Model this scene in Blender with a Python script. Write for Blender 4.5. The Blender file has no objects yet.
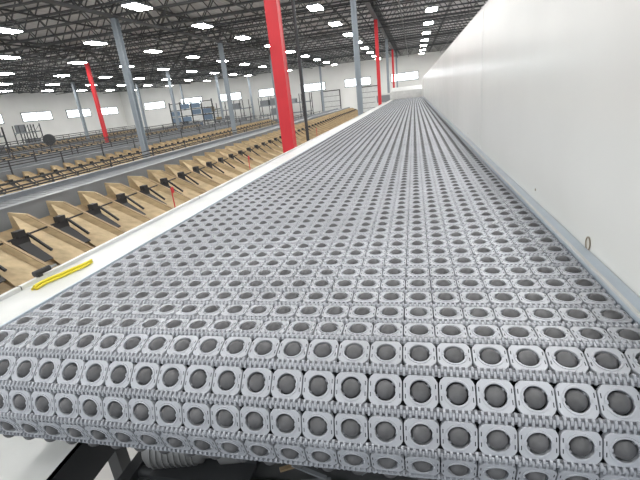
import bpy, math, random
from mathutils import Vector, Matrix
random.seed(4)
S=bpy.context.scene
COL=S.collection
EYE=4.2
BELT=3.6
# ------------------------------------------------------------ materials
def mat(name,col,rough=0.6,metal=0.0,noise=0.0,nscale=3.0,emit=None,estr=0,bump=0.0,stretch=(1,1,1),spec=0.5,world=True):
    m=bpy.data.materials.new(name); m.use_nodes=True
    nt=m.node_tree; b=nt.nodes['Principled BSDF']
    b.inputs['Base Color'].default_value=(*col,1)
    b.inputs['Roughness'].default_value=rough
    b.inputs['Metallic'].default_value=metal
    b.inputs['Specular IOR Level'].default_value=spec
    if noise>0:
        g=nt.nodes.new('ShaderNodeNewGeometry') if world else nt.nodes.new('ShaderNodeTexCoord')
        mp=nt.nodes.new('ShaderNodeMapping'); mp.inputs['Scale'].default_value=stretch
        n=nt.nodes.new('ShaderNodeTexNoise'); n.inputs['Scale'].default_value=nscale; n.inputs['Detail'].default_value=6
        nt.links.new(g.outputs['Position'] if world else g.outputs['Object'],mp.inputs['Vector'])
        nt.links.new(mp.outputs[0],n.inputs['Vector'])
        r=nt.nodes.new('ShaderNodeValToRGB')
        r.color_ramp.elements[0].position=0.3; r.color_ramp.elements[1].position=0.7
        r.color_ramp.elements[0].color=(*[c*(1-noise) for c in col],1)
        r.color_ramp.elements[1].color=(*[min(1,c*(1+noise*0.6)) for c in col],1)
        nt.links.new(n.outputs['Fac'],r.inputs['Fac'])
        nt.links.new(r.outputs['Color'],b.inputs['Base Color'])
    if emit:
        b.inputs['Emission Color'].default_value=(*emit,1); b.inputs['Emission Strength'].default_value=estr
    return m
M_belt=mat('belt_plastic',(0.44,0.455,0.49),0.6,noise=0.16,nscale=2.2,spec=.35)
M_knuck=mat('hinge_plastic',(0.40,0.415,0.45),0.6,noise=0.14,nscale=5,spec=.35)
M_roll=mat('roller_rubber',(0.105,0.105,0.11),0.55,noise=0.3,nscale=30,spec=.35)
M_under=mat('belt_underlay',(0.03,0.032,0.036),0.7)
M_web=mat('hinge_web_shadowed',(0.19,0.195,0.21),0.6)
M_white=mat('painted_panel',(0.77,0.775,0.75),0.25,noise=0.05,nscale=0.9)
M_strip=mat('wear_strip',(0.50,0.57,0.64),0.35,noise=0.08,nscale=6)
M_rail=mat('painted_rail',(0.66,0.67,0.66),0.4,noise=0.10,nscale=5)
M_bronze=mat('port_rim',(0.36,0.31,0.24),0.4,metal=0.5)
M_hole=mat('port_plug',(0.62,0.60,0.55),0.8)
M_seam=mat('seam_gasket',(0.42,0.43,0.43),0.7)
M_ply=mat('plywood',(0.55,0.43,0.265),0.65,noise=0.22,nscale=4,stretch=(1,4,4))
M_ply2=mat('plywood_face',(0.34,0.25,0.145),0.65,noise=0.2,nscale=4,stretch=(1,4,4))
M_black=mat('black_rubber',(0.02,0.02,0.022),0.55)
M_dark=mat('dark_steel',(0.055,0.058,0.062),0.5,metal=0.3)
M_grey=mat('grey_steel',(0.25,0.27,0.29),0.45,metal=0.2,noise=0.1)
M_mid=mat('conveyor_rubber',(0.10,0.105,0.11),0.6,noise=0.15,nscale=4)
M_slat=mat('sorter_slat',(0.18,0.19,0.205),0.5,noise=0.15,nscale=4)
M_col=mat('column_grey',(0.30,0.34,0.38),0.5,noise=0.06)
M_red=mat('column_red',(0.62,0.025,0.035),0.4,noise=0.06)
M_joist=mat('joist_steel',(0.10,0.105,0.11),0.6)
M_deck=mat('roof_deck',(0.66,0.665,0.67),0.7,noise=0.2,nscale=1.0,stretch=(8,0.3,1))
M_wall=mat('wall_paint',(0.80,0.80,0.78),0.7,noise=0.05,nscale=0.5)
M_floor=mat('concrete_floor',(0.52,0.51,0.50),0.45,noise=0.15,nscale=0.8)
M_win=mat('window_daylight',(0.9,0.95,1),0.3,emit=(0.92,0.97,1),estr=4.0)
M_lamp=mat('led_panel',(1,1,1),0.4,emit=(1.0,0.99,0.96),estr=64)
M_blue=mat('blue_panel',(0.14,0.2,0.28),0.4)
M_yel=mat('yellow_strap',(0.85,0.72,0.05),0.5)
M_brown=mat('kraft_brown',(0.30,0.22,0.13),0.8,noise=0.3,nscale=8)
M_motor=mat('motor_paint',(0.30,0.30,0.3),0.4,metal=0.3)
# ------------------------------------------------------------ mesh builder
class MB:
    def __init__(s): s.v=[];s.f=[];s.m=[];s.sm=[]
    def add(s,vs,fs,m=0,smooth=False):
        o=len(s.v); s.v+= [tuple(v) for v in vs]
        for f in fs: s.f.append(tuple(i+o for i in f)); s.m.append(m); s.sm.append(smooth)
    def box(s,x0,x1,y0,y1,z0,z1,m=0):
        vs=[(x0,y0,z0),(x1,y0,z0),(x1,y1,z0),(x0,y1,z0),(x0,y0,z1),(x1,y0,z1),(x1,y1,z1),(x0,y1,z1)]
        s.add(vs,[(3,2,1,0),(4,5,6,7),(0,1,5,4),(1,2,6,5),(2,3,7,6),(3,0,4,7)],m)
    def prism(s,poly,d,m=0):
        n=len(poly); d=Vector(d)
        vs=[Vector(p) for p in poly]; vs+=[p+d for p in vs]
        fs=[tuple(range(n)),tuple(reversed(range(n,2*n)))]
        for i in range(n): fs.append((i,i+n,(i+1)%n+n,(i+1)%n))
        s.add(vs,fs,m)
    def beam(s,p,q,w,h=None,m=0):
        p=Vector(p);q=Vector(q);h=h or w
        d=(q-p).normalized()
        up=Vector((0,0,1)) if abs(d.z)<0.95 else Vector((0,1,0))
        a=d.cross(up).normalized()*w/2; b=a.cross(d).normalized()*h/2
        vs=[p-a-b,p+a-b,p+a+b,p-a+b,q-a-b,q+a-b,q+a+b,q-a+b]
        s.add(vs,[(3,2,1,0),(4,5,6,7),(0,1,5,4),(1,2,6,5),(2,3,7,6),(3,0,4,7)],m)
    def rev(s,p,q,prof,n=16,m=0,smooth=True,caps=True):
        p=Vector(p);q=Vector(q);d=(q-p)
        dn=d.normalized(); up=Vector((0,0,1)) if abs(dn.z)<0.95 else Vector((0,1,0))
        a=dn.cross(up).normalized(); b=dn.cross(a)
        vs=[];fs=[]
        for t,r in prof:
            for i in range(n):
                an=2*math.pi*i/n
                vs.append(p+d*t+a*math.cos(an)*r+b*math.sin(an)*r)
        for k in range(len(prof)-1):
            for i in range(n):
                j=(i+1)%n
                fs.append((k*n+i,k*n+j,(k+1)*n+j,(k+1)*n+i))
        s.add(vs,fs,m,smooth)
        if caps:
            o=(len(prof)-1)*n
            s.add(vs[:n],[tuple(reversed(range(n)))],m); s.add(vs[o:o+n],[tuple(range(n))],m)
    def cyl(s,p,q,r,n=16,m=0): s.rev(p,q,[(0,r),(1,r)],n,m)
    def mesh(s,name,mats):
        me=bpy.data.meshes.new(name); me.from_pydata(s.v,[],s.f)
        for x in mats: me.materials.append(x)
        me.polygons.foreach_set('material_index',s.m)
        me.polygons.foreach_set('use_smooth',s.sm)
        me.update(); return me
    def obj(s,name,mats,parent=None,loc=(0,0,0)):
        o=bpy.data.objects.new(name,s.mesh(name,mats)); COL.objects.link(o); o.location=loc
        if parent: o.parent=parent
        return o
def empty(name,loc=(0,0,0)):
    e=bpy.data.objects.new(name,None); COL.objects.link(e); e.location=loc; e.empty_display_size=0.2; return e

# ------------------------------------------------------------ modular roller belt
P=0.0805; PITCH=0.094; NC=23; XR=0.5195; XL=XR-NC*P
def cell(mb,cx):
    N=32; hx=0.0387; hy=0.0350
    def outer(a,sx=hx,sy=hy,cut=0.0110):
        c,s_=math.cos(a),math.sin(a)
        r=min(sx/max(abs(c),1e-6),sy/max(abs(s_),1e-6),(sx+sy-cut)/(abs(c)+abs(s_)))
        return r*c,r*s_
    rings=[]
    def ring(fn,z): rings.append([(cx+fn(2*math.pi*(i+.5)/N)[0],fn(2*math.pi*(i+.5)/N)[1],z) for i in range(N)])
    ring(lambda a:outer(a),-0.016)
    ring(lambda a:outer(a),-0.0022)
    ring(lambda a:outer(a,hx-.0010,hy-.0010),-0.0012)
    circ=lambda r:(lambda a:(r*math.cos(a),r*math.sin(a)))
    ring(circ(0.0300),-0.0012); ring(circ(0.0292),0.0010); ring(circ(0.0258),0.0010); ring(circ(0.0247),-0.0004); ring(circ(0.0247),-0.020)
    vs=[v for r in rings for v in r]; fs=[]
    for k in range(len(rings)-1):
        for i in range(N):
            j=(i+1)%N; fs.append((k*N+i,k*N+j,(k+1)*N+j,(k+1)*N+i))
    mb.add(vs,fs,0)
    for sx in(-1,1):
        mb.box(cx+sx*.0262-.003,cx+sx*.0262+.003,-.0035,.0035,-.006,.0020,1)
        for sy in(-1,1):
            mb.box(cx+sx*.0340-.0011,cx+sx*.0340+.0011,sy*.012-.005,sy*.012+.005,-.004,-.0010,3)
    an=math.radians(38); ax=Vector((math.cos(an),math.sin(an),0)); c=Vector((cx,0,-0.0085))
    mb.rev(c-ax*0.0247,c+ax*0.0247,[(0,.004),(1,.004)],8,1)
    c=Vector((cx,0,-0.0120))
    # barrel / ball roller
    K=10; prof=[]
    for i in range(K+1):
        t=-0.93+1.86*i/K; prof.append(((t+1)/2,0.0222*math.sqrt(max(0.0,1-t*t*.93))))
    p0=c-ax*.0222; q0=c+ax*.0222
    mb.rev(p0,q0,prof,20,2)
    yc=PITCH/2
    for k in range(6):
        w=0.0052; step=P/6
        x=cx-P/2+step*(k+.25)
        for (xx,ya,yb) in((x,yc-.0135,yc+.005),(x+step/2,yc-.005,yc+.0135)):
            a=xx-w/2;b=xx+w/2
            pr=[(ya,-.012),(ya,-.004),(ya+.004,-.0006),(yb-.004,-.0006),(yb,-.004),(yb,-.012)]
            mb.prism([(a,p[0],p[1]) for p in pr],(b-a,0,0),1)
mb=MB()
for i in range(NC): cell(mb,XL+P*(i+.5))
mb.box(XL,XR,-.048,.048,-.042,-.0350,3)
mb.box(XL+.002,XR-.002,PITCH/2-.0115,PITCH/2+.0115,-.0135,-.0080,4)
rowmesh=mb.mesh('belt_row',[M_belt,M_knuck,M_roll,M_under,M_web])
belt=empty('roller_conveyor_belt')
Y1=0.93; R=0.186; YB=0.97; YEND=30.0
def place(k):
    y=YB+k*PITCH
    if y>=Y1: return y,0.0,0.0
    a=(Y1-y)/R
    if a<math.pi: return Y1-R*math.sin(a),-R*(1-math.cos(a)),a
    return Y1+(a-math.pi)*R,-2*R,math.pi
nrow=int((YEND-YB)/PITCH)
for k in range(-18,nrow):
    y,z,a=place(k)
    o=bpy.data.objects.new('belt_row_%d'%(k+18),rowmesh); COL.objects.link(o)
    o.location=(0,y,BELT+z); o.rotation_euler=(a,0,0); o.parent=belt

# conveyor frame (part of the belt conveyor)
mb=MB()
FY=.84
mb.box(-1.56,XL-.012,FY,YEND,BELT-.05,BELT-.004,0)
mb.box(-1.575,-1.555,FY,YEND,BELT-.26,BELT+.012,0)
mb.box(XL-.012,XL-.004,FY,YEND,BELT-.03,BELT+.004,1)
for i in range(20): mb.box(-1.5755,-1.5545,1.2+i*1.5,1.204+i*1.5,BELT-.26,BELT+.0125,2)
mb.box(XR+.006,0.575,0.3,YEND,BELT-.25,BELT+.008,1)
mb.box(XR+.006,XR+.014,0.3,YEND,BELT+.008,BELT+.016,0)
mb.box(XL,XR,1.3,YEND,BELT-.20,BELT-.17,2)
mb.cyl((XL-.1,Y1,BELT-R),(XR+.04,Y1,BELT-R),.03,16,2)
for y in [1.8+3.2*i for i in range(9)]:
    for x in(-1.5,0.55): mb.box(x-.05,x+.05,y-.05,y+.05,0.02,BELT-.25,0)
    for x in(-1.5,0.55): mb.box(x-.12,x+.12,y-.12,y+.12,0.0,.02,0)
    mb.box(-1.5,.55,y-.03,y+.03,BELT-.6,BELT-.52,0); mb.box(-1.5,.55,y-.03,y+.03,1.2,1.28,0)
mb.obj('support_frame',[M_rail,M_strip,M_dark],parent=belt)

# right guard wall panels
mb=MB()
yb=[-0.6,1.05,4.06,7.05,10.05,13.05,16.05,19.05,22.05,25.05,28.05,31.0]
WX=0.578
for i in range(len(yb)-1):
    g0=0.0 if i<=1 else .006; g1=0.0 if i==0 else .006
    mb.box(WX,WX+.035,yb[i]+g0,yb[i+1]-g1,BELT-.03,EYE+.565,0)
    mb.box(WX+.003,WX+.03,yb[i+1]-.007,yb[i+1]+.007,BELT-.02,EYE+.56,1)
    mb.box(WX-.003,WX+.045,yb[i]+g0,yb[i+1]-g1,EYE+.565,EYE+.577,0)
    mb.box(WX+.035,WX+.075,yb[i]+.0,yb[i]+.05,0,EYE+.5,1)
guard=mb.obj('guard_wall_panel',[M_white,M_seam])
mb=MB()
cy,cz=1.51,BELT+.022
n=24
vs=[];fs=[]
for (ry,rz,x) in((.020,.025,WX-.0005),(.020,.025,WX-.004),(.0165,.021,WX-.004),(.0165,.021,WX-.001)):
    for i in range(n):
        a=2*math.pi*i/n; vs.append((x,cy+ry*math.cos(a),cz+rz*math.sin(a)+.006))
for k in range(3):
    for i in range(n):
        j=(i+1)%n; fs.append((k*n+i,k*n+j,(k+1)*n+j,(k+1)*n+i))
mb.add(vs,fs,0); mb.add(vs[3*n:],[tuple(range(n))],1)
for y in(2.2,5,8,11): 
    mb.rev((WX-.003,y,BELT+.06),(WX+.001,y,BELT+.06),[(0,.006),(1,.007)],10,0)
mb.obj('access_port',[M_bronze,M_hole],parent=guard)

# hood at far end of the belt
mb=MB()
mb.box(-1.5,-1.36,30.1,31.6,BELT-.2,BELT+.45,0); mb.box(.40,.518,30.1,31.6,BELT-.2,BELT+.45,0)
mb.prism([(-1.36,30.1,BELT+.45),(.40,30.1,BELT+.45),(.40,30.1,BELT-.1),(-1.36,30.1,BELT-.1)],(0,.05,0),0)
mb.prism([(-1.5,30.1,BELT+.45),(.518,30.1,BELT+.45),(.518,31.6,BELT+.7),(-1.5,31.6,BELT+.7)],(0,0,.06),0)
mb.box(-1.36,.40,31.5,31.6,BELT-.2,BELT+.7,0)
mb.box(-1.36,.40,30.1,31.5,BELT-.2,BELT-.05,0)
mb.box(-2.6,-1.5,30.1,31.6,BELT-.2,BELT+.45,0)
mb.box(-2.5,-1.6,30.08,30.1,BELT-.1,BELT+.35,1)
for x in(-2.5,.45):
    for y in(30.2,31.5): mb.box(x-.05,x+.05,y-.05,y+.05,0,BELT-.2,0)
mb.obj('end_hood',[M_rail,M_grey])

# stuff under the nose
mb=MB()
mb.box(-1.1,.55,.15,1.6,2.82,2.86,0); mb.box(-1.1,.55,.12,.17,2.74,2.93,1); mb.box(-1.15,-1.1,.12,1.65,2.70,2.90,1)
mb.box(.55,.6,.12,1.65,2.70,2.94,1)
for i in range(9): mb.cyl((-1.1,.25+i*.16,2.87),(.55,.25+i*.16,2.87),.022,10,1)
for x in(-1.12,.57):
    for y in(.2,1.45): mb.box(x-.03,x+.03,y-.03,y+.03,0,2.71,1)
mb.obj('discharge_conveyor',[M_mid,M_dark])
mb=MB()
mz=2.985; A=Vector((-1.05,1.06,mz)); D=Vector((.36,.08,0))
mb.rev(A,A+D,[(0,.05),(.05,.07),(.6,.07),(.62,.055),(.75,.055),(.8,.08),(1,.08)],20,0)
for i in range(8): mb.rev(A+D*(.1+.06*i),A+D*(.115+.06*i),[(0,.077),(1,.077)],20,0)
mb.box(-.73,-.62,1.10,1.22,2.905,3.06,1)
mb.box(-1.02,-.62,1.0,1.24,2.895,2.915,1)
mb.obj('gear_motor',[M_motor,M_dark])
mb=MB()
for i in range(30):
    x=-.50+i*.032; a=random.uniform(-.9,.9); y=1.04+random.uniform(-.12,.12)
    d=Vector((math.cos(a),math.sin(a),random.uniform(-.15,.15)))*random.uniform(.03,.08)
    z=2.915+random.random()*.03
    mb.beam(Vector((x,y,z))-d,Vector((x,y,z))+d,.012+random.random()*.03,.008,random.choice([0,1,1,2]))
mb.obj('scrap_packaging',[M_brown,M_grey,M_rail])
mb=MB()
XE=-1.30
mb.prism([(-2.1,.1,3.06),(XE,.1,2.98),(XE,1.25,3.06),(-2.1,1.25,3.14)],(0,0,-.02),0)
mb.prism([(XE-.02,.1,2.98),(XE,.1,2.98),(XE,1.25,3.06),(XE-.02,1.25,3.06)],(0,0,-.2),1)
for y in(.15,1.2):
    for x in(-2.05,XE-.06): mb.box(x-.03,x+.03,y-.03,y+.03,0,2.97,1)
mb.obj('cover_plate',[M_rail,M_dark])

# yellow hose & black tool on left rail
cu=bpy.data.curves.new('yellow_air_hose','CURVE'); cu.dimensions='3D'; cu.bevel_depth=.005; cu.bevel_resolution=3
for dx,dz in((0,0),(.020,.0),(.012,.010)):
    sp=cu.splines.new('NURBS'); pts=[(-1.50+dx,1.20,0),(-1.515+dx,1.25,.002),(-1.49+dx,1.31,0),(-1.475+dx,1.38,.003),(-1.46+dx*.6,1.44,0),(-1.455,1.48,.0)]
    sp.points.add(len(pts)-1)
    for p,q in zip(sp.points,pts): p.co=(q[0],q[1],BELT+.002+q[2]+dz,1)
    sp.use_endpoint_u=True; sp.order_u=4
cu.materials.append(M_yel)
o=bpy.data.objects.new('yellow_air_hose',cu); COL.objects.link(o)
mb=MB()
mb.cyl((-1.565,1.28,BELT+.030),(-1.553,1.35,BELT+.032),.012,14,0)
mb.rev((-1.553,1.35,BELT+.032),(-1.548,1.38,BELT+.032),[(0,.012),(.3,.006),(1,.005)],12,1)
mb.box(-1.57,-1.552,1.29,1.31,BELT+.012,BELT+.03,0)
mb.obj('air_gun',[M_black,M_grey])

# ------------------------------------------------------------ plywood chutes
def chutes(name,xb,xf,y0,y1,top,pitch=.7,drop=.75):
    mb=MB(); sg=1 if xf>xb else -1
    n=int((y1-y0)/pitch); L=xf-xb
    zb=top-.24; zf=zb-drop
    for i in range(n+1):
        y=y0+i*pitch
        sk=-.22
        pts=[(xb,y,top),(xb+L*.22,y+sk*.22,top-.02),(xf,y+sk,zf+.34),(xf,y+sk,zf-.1),(xb,y,zb-.1)]
        mb.prism(pts,(0,.03,0),0)
        mb.prism([(xb+L*.22,y+sk*.22-.002,top-.02),(xf,y+sk-.002,zf+.34),(xf,y+sk-.002,zf+.325),(xb+L*.22,y+sk*.22-.002,top-.035)],(0,.034,.003),1)
        if i==n: break
        mb.prism([(xb,y+.03,zb),(xb,y+pitch,zb),(xf,y+pitch+sk,zf),(xf,y+.03+sk,zf)],(0,0,-.02),1)
        mb.prism([(xb+L*.05,y+pitch-.002,top-.05),(xf-L*.05,y+pitch+sk-.002,zf+.26),(xf-L*.05,y+pitch*.55+sk,zf+.003),(xb+L*.3,y+pitch*.62,zb-.12)],(0,-.012,.012),0)
        mb.prism([(xf,y+.03+sk,zf-.12),(xf,y+pitch+sk,zf-.12),(xf,y+pitch+sk,zf+.14),(xf,y+.03+sk,zf+.14)],(sg*.02,0,0),1)
        cx=xb+L*.42; cyy=y+pitch*.36+sk*.42; cz=zb-drop*.42
        hz=cz+.34
        mb.prism([(cx,cyy-.15,hz),(cx,cyy+.12,hz),(cx+.06*sg,cyy+.07,cz+.03),(cx+.06*sg,cyy-.11,cz+.03)],(.014*sg,0,0),2)
        mb.beam((cx,y+.03+sk*.42,hz),(cx,y+pitch+sk*.42,hz),.022,.022,2)
        mb.box(cx-.05,cx+.05,cyy-.06,cyy+.06,hz,hz+.09,2)
        mb.beam((cx,cyy,hz-.02),(cx-.25*sg,cyy+.1,hz-.10),.03,.03,3)
        mb.beam((cx+.05*sg,cyy-.02,cz+.25),(cx+.40*sg,cyy-.06,cz+.02),.16,.016,2)
        mb.beam((cx+.02*sg,cyy+.10,hz+.02),(cx+.32*sg,cyy+.12,cz+.10),.03,.03,2)
    mb.box(min(xb,xf)+.1,max(xb,xf)-.1,y0,y1,zf-.35,zf-.27,3)
    y=y0+.35
    while y<y1:
        mb.box(xf-sg*.12-.03,xf-sg*.12+.03,y-.03,y+.03,0,zf-.02,3); mb.box(xb+sg*.1-.03,xb+sg*.1+.03,y-.03,y+.03,0,zb-.05,3); y+=2.1
    mb.box(xf-sg*.15,xf-sg*.11,y0,y1,.9,1.0,3)
    return mb.obj(name,[M_ply,M_ply2,M_black,M_grey])
def sorter(name,x0,x1,y0,y1,top,rail=False,pm=0):
    mb=MB()
    mb.box(x0+.06,x1-.06,y0,y1,top-.14,top-.03,0)
    for a in(x0,x1-.09):
        mb.box(a,a+.09,y0,y1,top-.28,top+.06,1); mb.box(a-.02,a+.11,y0,y1,top+.06,top+.08,1)
    for k in range(int((y1-y0)/.2)): mb.box(x0+.09,x1-.09,y0+k*.2,y0+k*.2+.16,top-.03,top-.008,3)
    y=y0+.5
    while y<y1:
        for a in(x0+.03,x1-.03): mb.box(a-.04,a+.04,y-.04,y+.04,0,top-.28,1)
        mb.box(x0,x1,y-.03,y+.03,1.0,1.08,1)
        if rail:
            for a in(x0-.02,x1+.02): mb.box(a-.02,a+.02,y-.02,y+.02,top-.2,top+.45,2)
        y+=2.6
    if rail:
        for a in(x0-.02,x1+.02):
            for h in(.25,.45): mb.box(a-.02,a+.02,y0,y1,top+h-.02,top+h+.02,2)
    return mb.obj(name,[M_mid,M_grey,M_dark,M_slat])
chutes('plywood_sort_chute',-5.95,-4.2,2.0,40,EYE-1.13)
sorter('sorter_conveyor',-7.25,-6.0,1.0,41,EYE-1.14)
chutes('plywood_sort_chute',-7.3,-9.0,2.0,40,EYE-1.20)
sorter('sorter_conveyor',-10.6,-9.7,2.0,45,EYE-1.75,rail=True)
chutes('plywood_sort_chute',-15.5,-13.7,6.0,44,EYE-1.55)
sorter('sorter_conveyor',-17.0,-15.55,5.0,45,EYE-1.5,rail=True)
chutes('plywood_sort_chute',-17.05,-18.8,6.0,44,EYE-1.5)
sorter('sorter_conveyor',-21.6,-20.2,8.0,50,EYE-1.5,rail=True)
chutes('plywood_sort_chute',-26.0,-24.2,10.0,48,EYE-1.45)
sorter('sorter_conveyor',-27.6,-26.05,9.0,49,EYE-1.45,rail=True)
chutes('plywood_sort_chute',-38.5,-36.8,14.0,54,EYE-1.4)
sorter('sorter_conveyor',-40.2,-38.6,14.0,54,EYE-1.4,rail=True)
mb=MB()
for (x,y) in((-4.0,6.1),(-4.0,9.6),(-4.0,13.1),(-4.0,17.3)):
    mb.cyl((x,y,0),(x,y,3.05),.010,8,0); mb.box(x-.004,x+.004,y,y+.07,2.95,3.05,0)
    mb.cyl((x,y,0),(x,y,.02),.06,12,0)
mb.obj('red_marker_flags',[M_red])

# ------------------------------------------------------------ columns
def column(x,y,red,w=.3):
    mb=MB(); H=EYE+4.08
    t=.025
    mb.box(x-w/2,x+w/2,y-w/2,y-w/2+t,0.03,H,0); mb.box(x-w/2,x+w/2,y+w/2-t,y+w/2,0.03,H,0)
    if red: mb.box(x-w/2+.005,x+w/2-.005,y-w/2+t,y+w/2-t,.03,H,0)
    else: mb.box(x-t/2,x+t/2,y-w/2,y+w/2,0.03,H,0)
    mb.box(x-w*.8,x+w*.8,y-w*.8,y+w*.8,0,.03,1); mb.box(x-w*.6,x+w*.6,y-w*.6,y+w*.6,H,H+.03,1)
    for sx in(-1,1):
        for sy in(-1,1): mb.cyl((x+sx*w*.68,y+sy*w*.68,.03),(x+sx*w*.68,y+sy*w*.68,.08),.02,8,1)
    mb.obj('steel_column',[M_red if red else M_col,M_dark])
G=10.4
for ix,x in enumerate((-2.12,-12.3,-22.7,-33.4)):
    for k in range(6):
        y=7.0+G*k
        if ix==0: red=k in(0,2,4)
        elif ix==2: red=(k==2)
        else: red=False
        if ix==1 and k==0: continue
        if ix>=2 and k<1: continue
        if y>60: continue
        column(x,y,red,(.20,.24,.22,.24)[ix])
for y in (7,17.4,27.8,38.2,48.6,59): column(8.15,y,False,.26)
mb=MB()
px=-1.86
mb.cyl((px,7.3,0),(px,7.3,EYE+3.9),.028,12,0)
for z in(1,3,5,7): mb.cyl((px,7.3,z),(px,7.3,z+.05),.045,12,0)
mb.obj('conduit_pipe',[M_dark])

# ------------------------------------------------------------ room shell
X0,X1,YA,YD=-46,12,-9,62; TOP=EYE+5.1
def simple(name,args,m):
    mb=MB(); mb.box(*args,0); return mb.obj(name,[m])
simple('floor',(X0,X1,YA,YD,-.2,0),M_floor)
mb=MB(); mb.box(X0,X1,YA,YD,TOP,TOP+.2,0)
mb.obj('ceiling',[M_deck])
simple('wall_far',(X0-.3,X1+.3,YD,YD+.3,-.2,TOP+.2),M_wall)
simple('wall_left',(X0-.3,X0,YA,YD,-.2,TOP+.2),M_wall)
simple('wall_right',(X1,X1+.3,YA,YD,-.2,TOP+.2),M_wall)
simple('baseboard_far',(X0,X1,YD-.05,YD,0,.15),M_grey)
k=0
def window(x0,x1,y0,y1,z0,z1,axis):
    global k; k+=1
    mb=MB()
    if axis=='y':
        mb.box(x0,x1,y0,y1,z0,z1,0)
        for z in(z0,z1): mb.box(x0-.08,x1+.08,y0-.06,y1,z-.05,z+.05,1)
        n=max(2,int((x1-x0)/1.5))
        for i in range(n+1):
            x=x0+(x1-x0)*i/n; mb.box(x-.04,x+.04,y0-.06,y1,z0,z1,1)
    else:
        mb.box(x0,x1,y0,y1,z0,z1,0)
        for z in(z0,z1): mb.box(x0,x1+.06,y0-.08,y1+.08,z-.05,z+.05,1)
        n=max(2,int((y1-y0)/1.5))
        for i in range(n+1):
            y=y0+(y1-y0)*i/n; mb.box(x0,x1+.06,y-.04,y+.04,z0,z1,1)
    mb.obj('window_%d'%k,[M_win,M_grey])
for x in(-42,-35.5,-29,-22.5,-16,-9.5,-3): window(x,x+3.6,YD-.04,YD,EYE+1.1,EYE+2.1,'y')
for y in(22,29,36,43,50,56): window(X0,X0+.04,y,y+4.4,EYE+1.0,EYE+2.0,'x')
def door(i,x,w=3,h=4.2):
    mb=MB()
    mb.box(x,x+w,YD-.12,YD-.07,0,h,0)
    for j in range(7): mb.box(x,x+w,YD-.14,YD-.12,h*j/7,h*j/7+.05,1)
    for a in(x-.12,x+w): mb.box(a,a+.12,YD-.20,YD-.06,0,h+.12,1)
    mb.box(x-.12,x+w+.12,YD-.20,YD-.06,h,h+.12,1)
    mb.obj('door_%d'%i,[M_rail,M_dark])
door(1,-13,2.6,5.0); door(2,-7.5,2.6,5.0); door(3,-32)

# ceiling trusses
jz0=EYE+4.25; jz1=TOP-.02
mb=MB()
JA,JB=X0+.02,X1-.02
for z in(jz0,jz1-.04): 
    mb.box(JA,JB,-.07,-.02,z-.03,z+.03,0); mb.box(JA,JB,.02,.07,z-.03,z+.03,0)
x=JA; up=True
while x<JB-.6:
    mb.beam((x,0,jz0 if up else jz1-.04),(x+.6,0,jz1-.04 if up else jz0),.04,.04); up=not up; x+=.6
jm=mb.mesh('roof_joist',[M_joist])
tr=empty('roof_joists')
y=-8.4;i=0
while y<YD-.3:
    o=bpy.data.objects.new('joist_%d'%i,jm); COL.objects.link(o); o.location=(0,y,0); o.parent=tr; y+=G/6; i+=1
mb=MB()
for x in(-43.8,-33.4,-22.7,-12.3,-2.12,8.15):
    for z in(jz0-.10,jz1-.1): mb.box(x-.1,x+.1,YA,YD-.02,z-.05,z+.05,0)
    y=YA;up=True
    while y<YD-.9:
        mb.beam((x,y,jz0-.1 if up else jz1-.1),(x,y+.87,jz1-.1 if up else jz0-.1),.07,.07); up=not up; y+=.87
mb.obj('roof_girders',[M_joist])
mb=MB()
for x in(-38,-30.5,-25.5,-19.5,-14,-7.2,-.6,3.5):
    mb.cyl((x,YA,jz0-.16),(x,YD-.1,jz0-.16),.04,8,0)
for y in range(4,60,9): mb.cyl((X0+.1,y,jz0-.2),(X1-.1,y,jz0-.2),.03,8,0)
mb.obj('sprinkler_pipes',[M_dark])

# high bay lights
mb=MB()
mb.box(-.3,.3,-.55,.55,.03,.10,1); mb.box(-.12,.12,-.4,.4,.10,.17,1)
mb.add([(-.28,-.53,.0),(.28,-.53,.0),(.28,.53,.0),(-.28,.53,.0),(-.28,-.53,.03),(.28,-.53,.03),(.28,.53,.03),(-.28,.53,.03)],[(3,2,1,0),(0,1,5,4),(1,2,6,5),(2,3,7,6),(3,0,4,7)],0)
for y in(-.45,.45): mb.cyl((0,y,.1),(0,y,.35),.012,6,1)
lm=mb.mesh('high_bay_light',[M_lamp,M_grey])
for x in(1.05,-4.3,-10.0,-16.2,-22.0,-28.2,-34.2,-40,6.8):
    y=-5.1
    while y<60:
        o=bpy.data.objects.new('high_bay_light',lm); COL.objects.link(o); o.location=(x,y,EYE+3.9); y+=5.2

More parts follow.
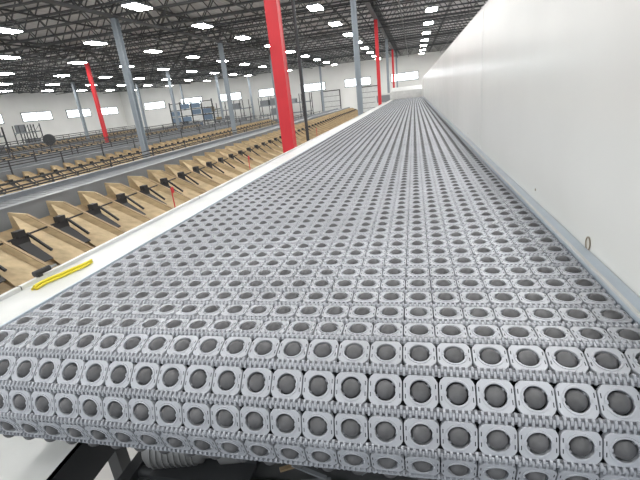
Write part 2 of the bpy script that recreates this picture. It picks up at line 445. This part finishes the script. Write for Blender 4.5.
# ------------------------------------------------------------ background clutter
def rack(x0,x1,y0,h,bays,name='storage_rack'):
    mb=MB(); s=(x1-x0)/bays
    for i in range(bays+1):
        for j in range(2): mb.box(x0+i*s-.04,x0+i*s+.04,y0+j*1.2-.04,y0+j*1.2+.04,0,h,1)
        for q in range(int(h/1.2)): mb.beam((x0+i*s,y0,q*1.2+.1),(x0+i*s,y0+1.2,q*1.2+1.1),.03,.03,1)
    z=1.3
    while z<h:
        for j in range(2): mb.box(x0,x1,y0+j*1.2-.04,y0+j*1.2+.04,z,z+.1,0)
        mb.box(x0,x1,y0,y0+1.2,z+.1,z+.12,0)
        for i in range(bays):
            if random.random()<.6:
                a=x0+i*s+.15; mb.box(a,a+s*random.uniform(.45,.8),y0+.1,y0+1.1,z+.12,z+.12+random.uniform(.4,.9),random.choice([2,3,3,4]))
        z+=1.3
    mb.obj(name,[M_grey,M_dark,M_ply2,M_slat,M_rail])
rack(-36,-29,24,EYE+.4,7)
rack(-30,-23,58.5,EYE+.9,5)
rack(-21.5,-14,58.5,EYE+.9,5)
rack(-44.5,-42,40,EYE+.6,3)
mb=MB()
fx,fy=-30.5,30.5
mb.rev((fx,fy,EYE-.95),(fx+.2,fy-.3,EYE-.95),[(0,.42),(.1,.46),(.9,.46),(1,.42)],28,0)
mb.cyl((fx+.1,fy-.15,0),(fx+.1,fy-.15,EYE-1.4),.05,10,0)
mb.cyl((fx+.1,fy-.15,0),(fx+.1,fy-.15,.06),.5,20,0)
mb.rev((fx+.2,fy-.3,EYE-.95),(fx+.22,fy-.33,EYE-.95),[(0,.12),(1,.08)],16,1)
mb.obj('drum_fan',[M_dark,M_dark])
mb=MB()
for i in range(5):
    x=-31+i*1.5
    mb.box(x-.06,x+.06,50.94,51.06,0,EYE+1.4,1)
for r in range(5):
    z=EYE-2.0+r*.8
    mb.box(-31,-25,50.95,51.05,z-.05,z+.05,1)
    for i in range(4):
        if (r<4): mb.box(-30.9+i*1.5,-29.7+i*1.5,50.98,51.02,z+.1,z+.7,0 if (i+r)%3 else 2)
mb.obj('control_cabinet_rack',[M_blue,M_dark,M_rail])

# ------------------------------------------------------------ world + camera
w=bpy.data.worlds.new('World'); S.world=w; w.use_nodes=True
bg=w.node_tree.nodes['Background']; bg.inputs['Color'].default_value=(0.86,0.93,1,1); bg.inputs['Strength'].default_value=0.9
S.view_settings.view_transform='Standard'
cam=bpy.data.cameras.new('camera'); co=bpy.data.objects.new('camera',cam); COL.objects.link(co)
cam.sensor_width=36; cam.lens=412/640*36; cam.clip_start=.02; cam.clip_end=300
Xa=Vector((1732,47,412)).normalized(); Ya=Vector((94,152,-412)); Ya=(Ya-Xa*Ya.dot(Xa)).normalized(); Za=Xa.cross(Ya)
Rm=Matrix((Xa,Ya,Za))
co.matrix_world=Matrix.Translation((0,0,EYE))@Rm.to_4x4()
S.camera=co
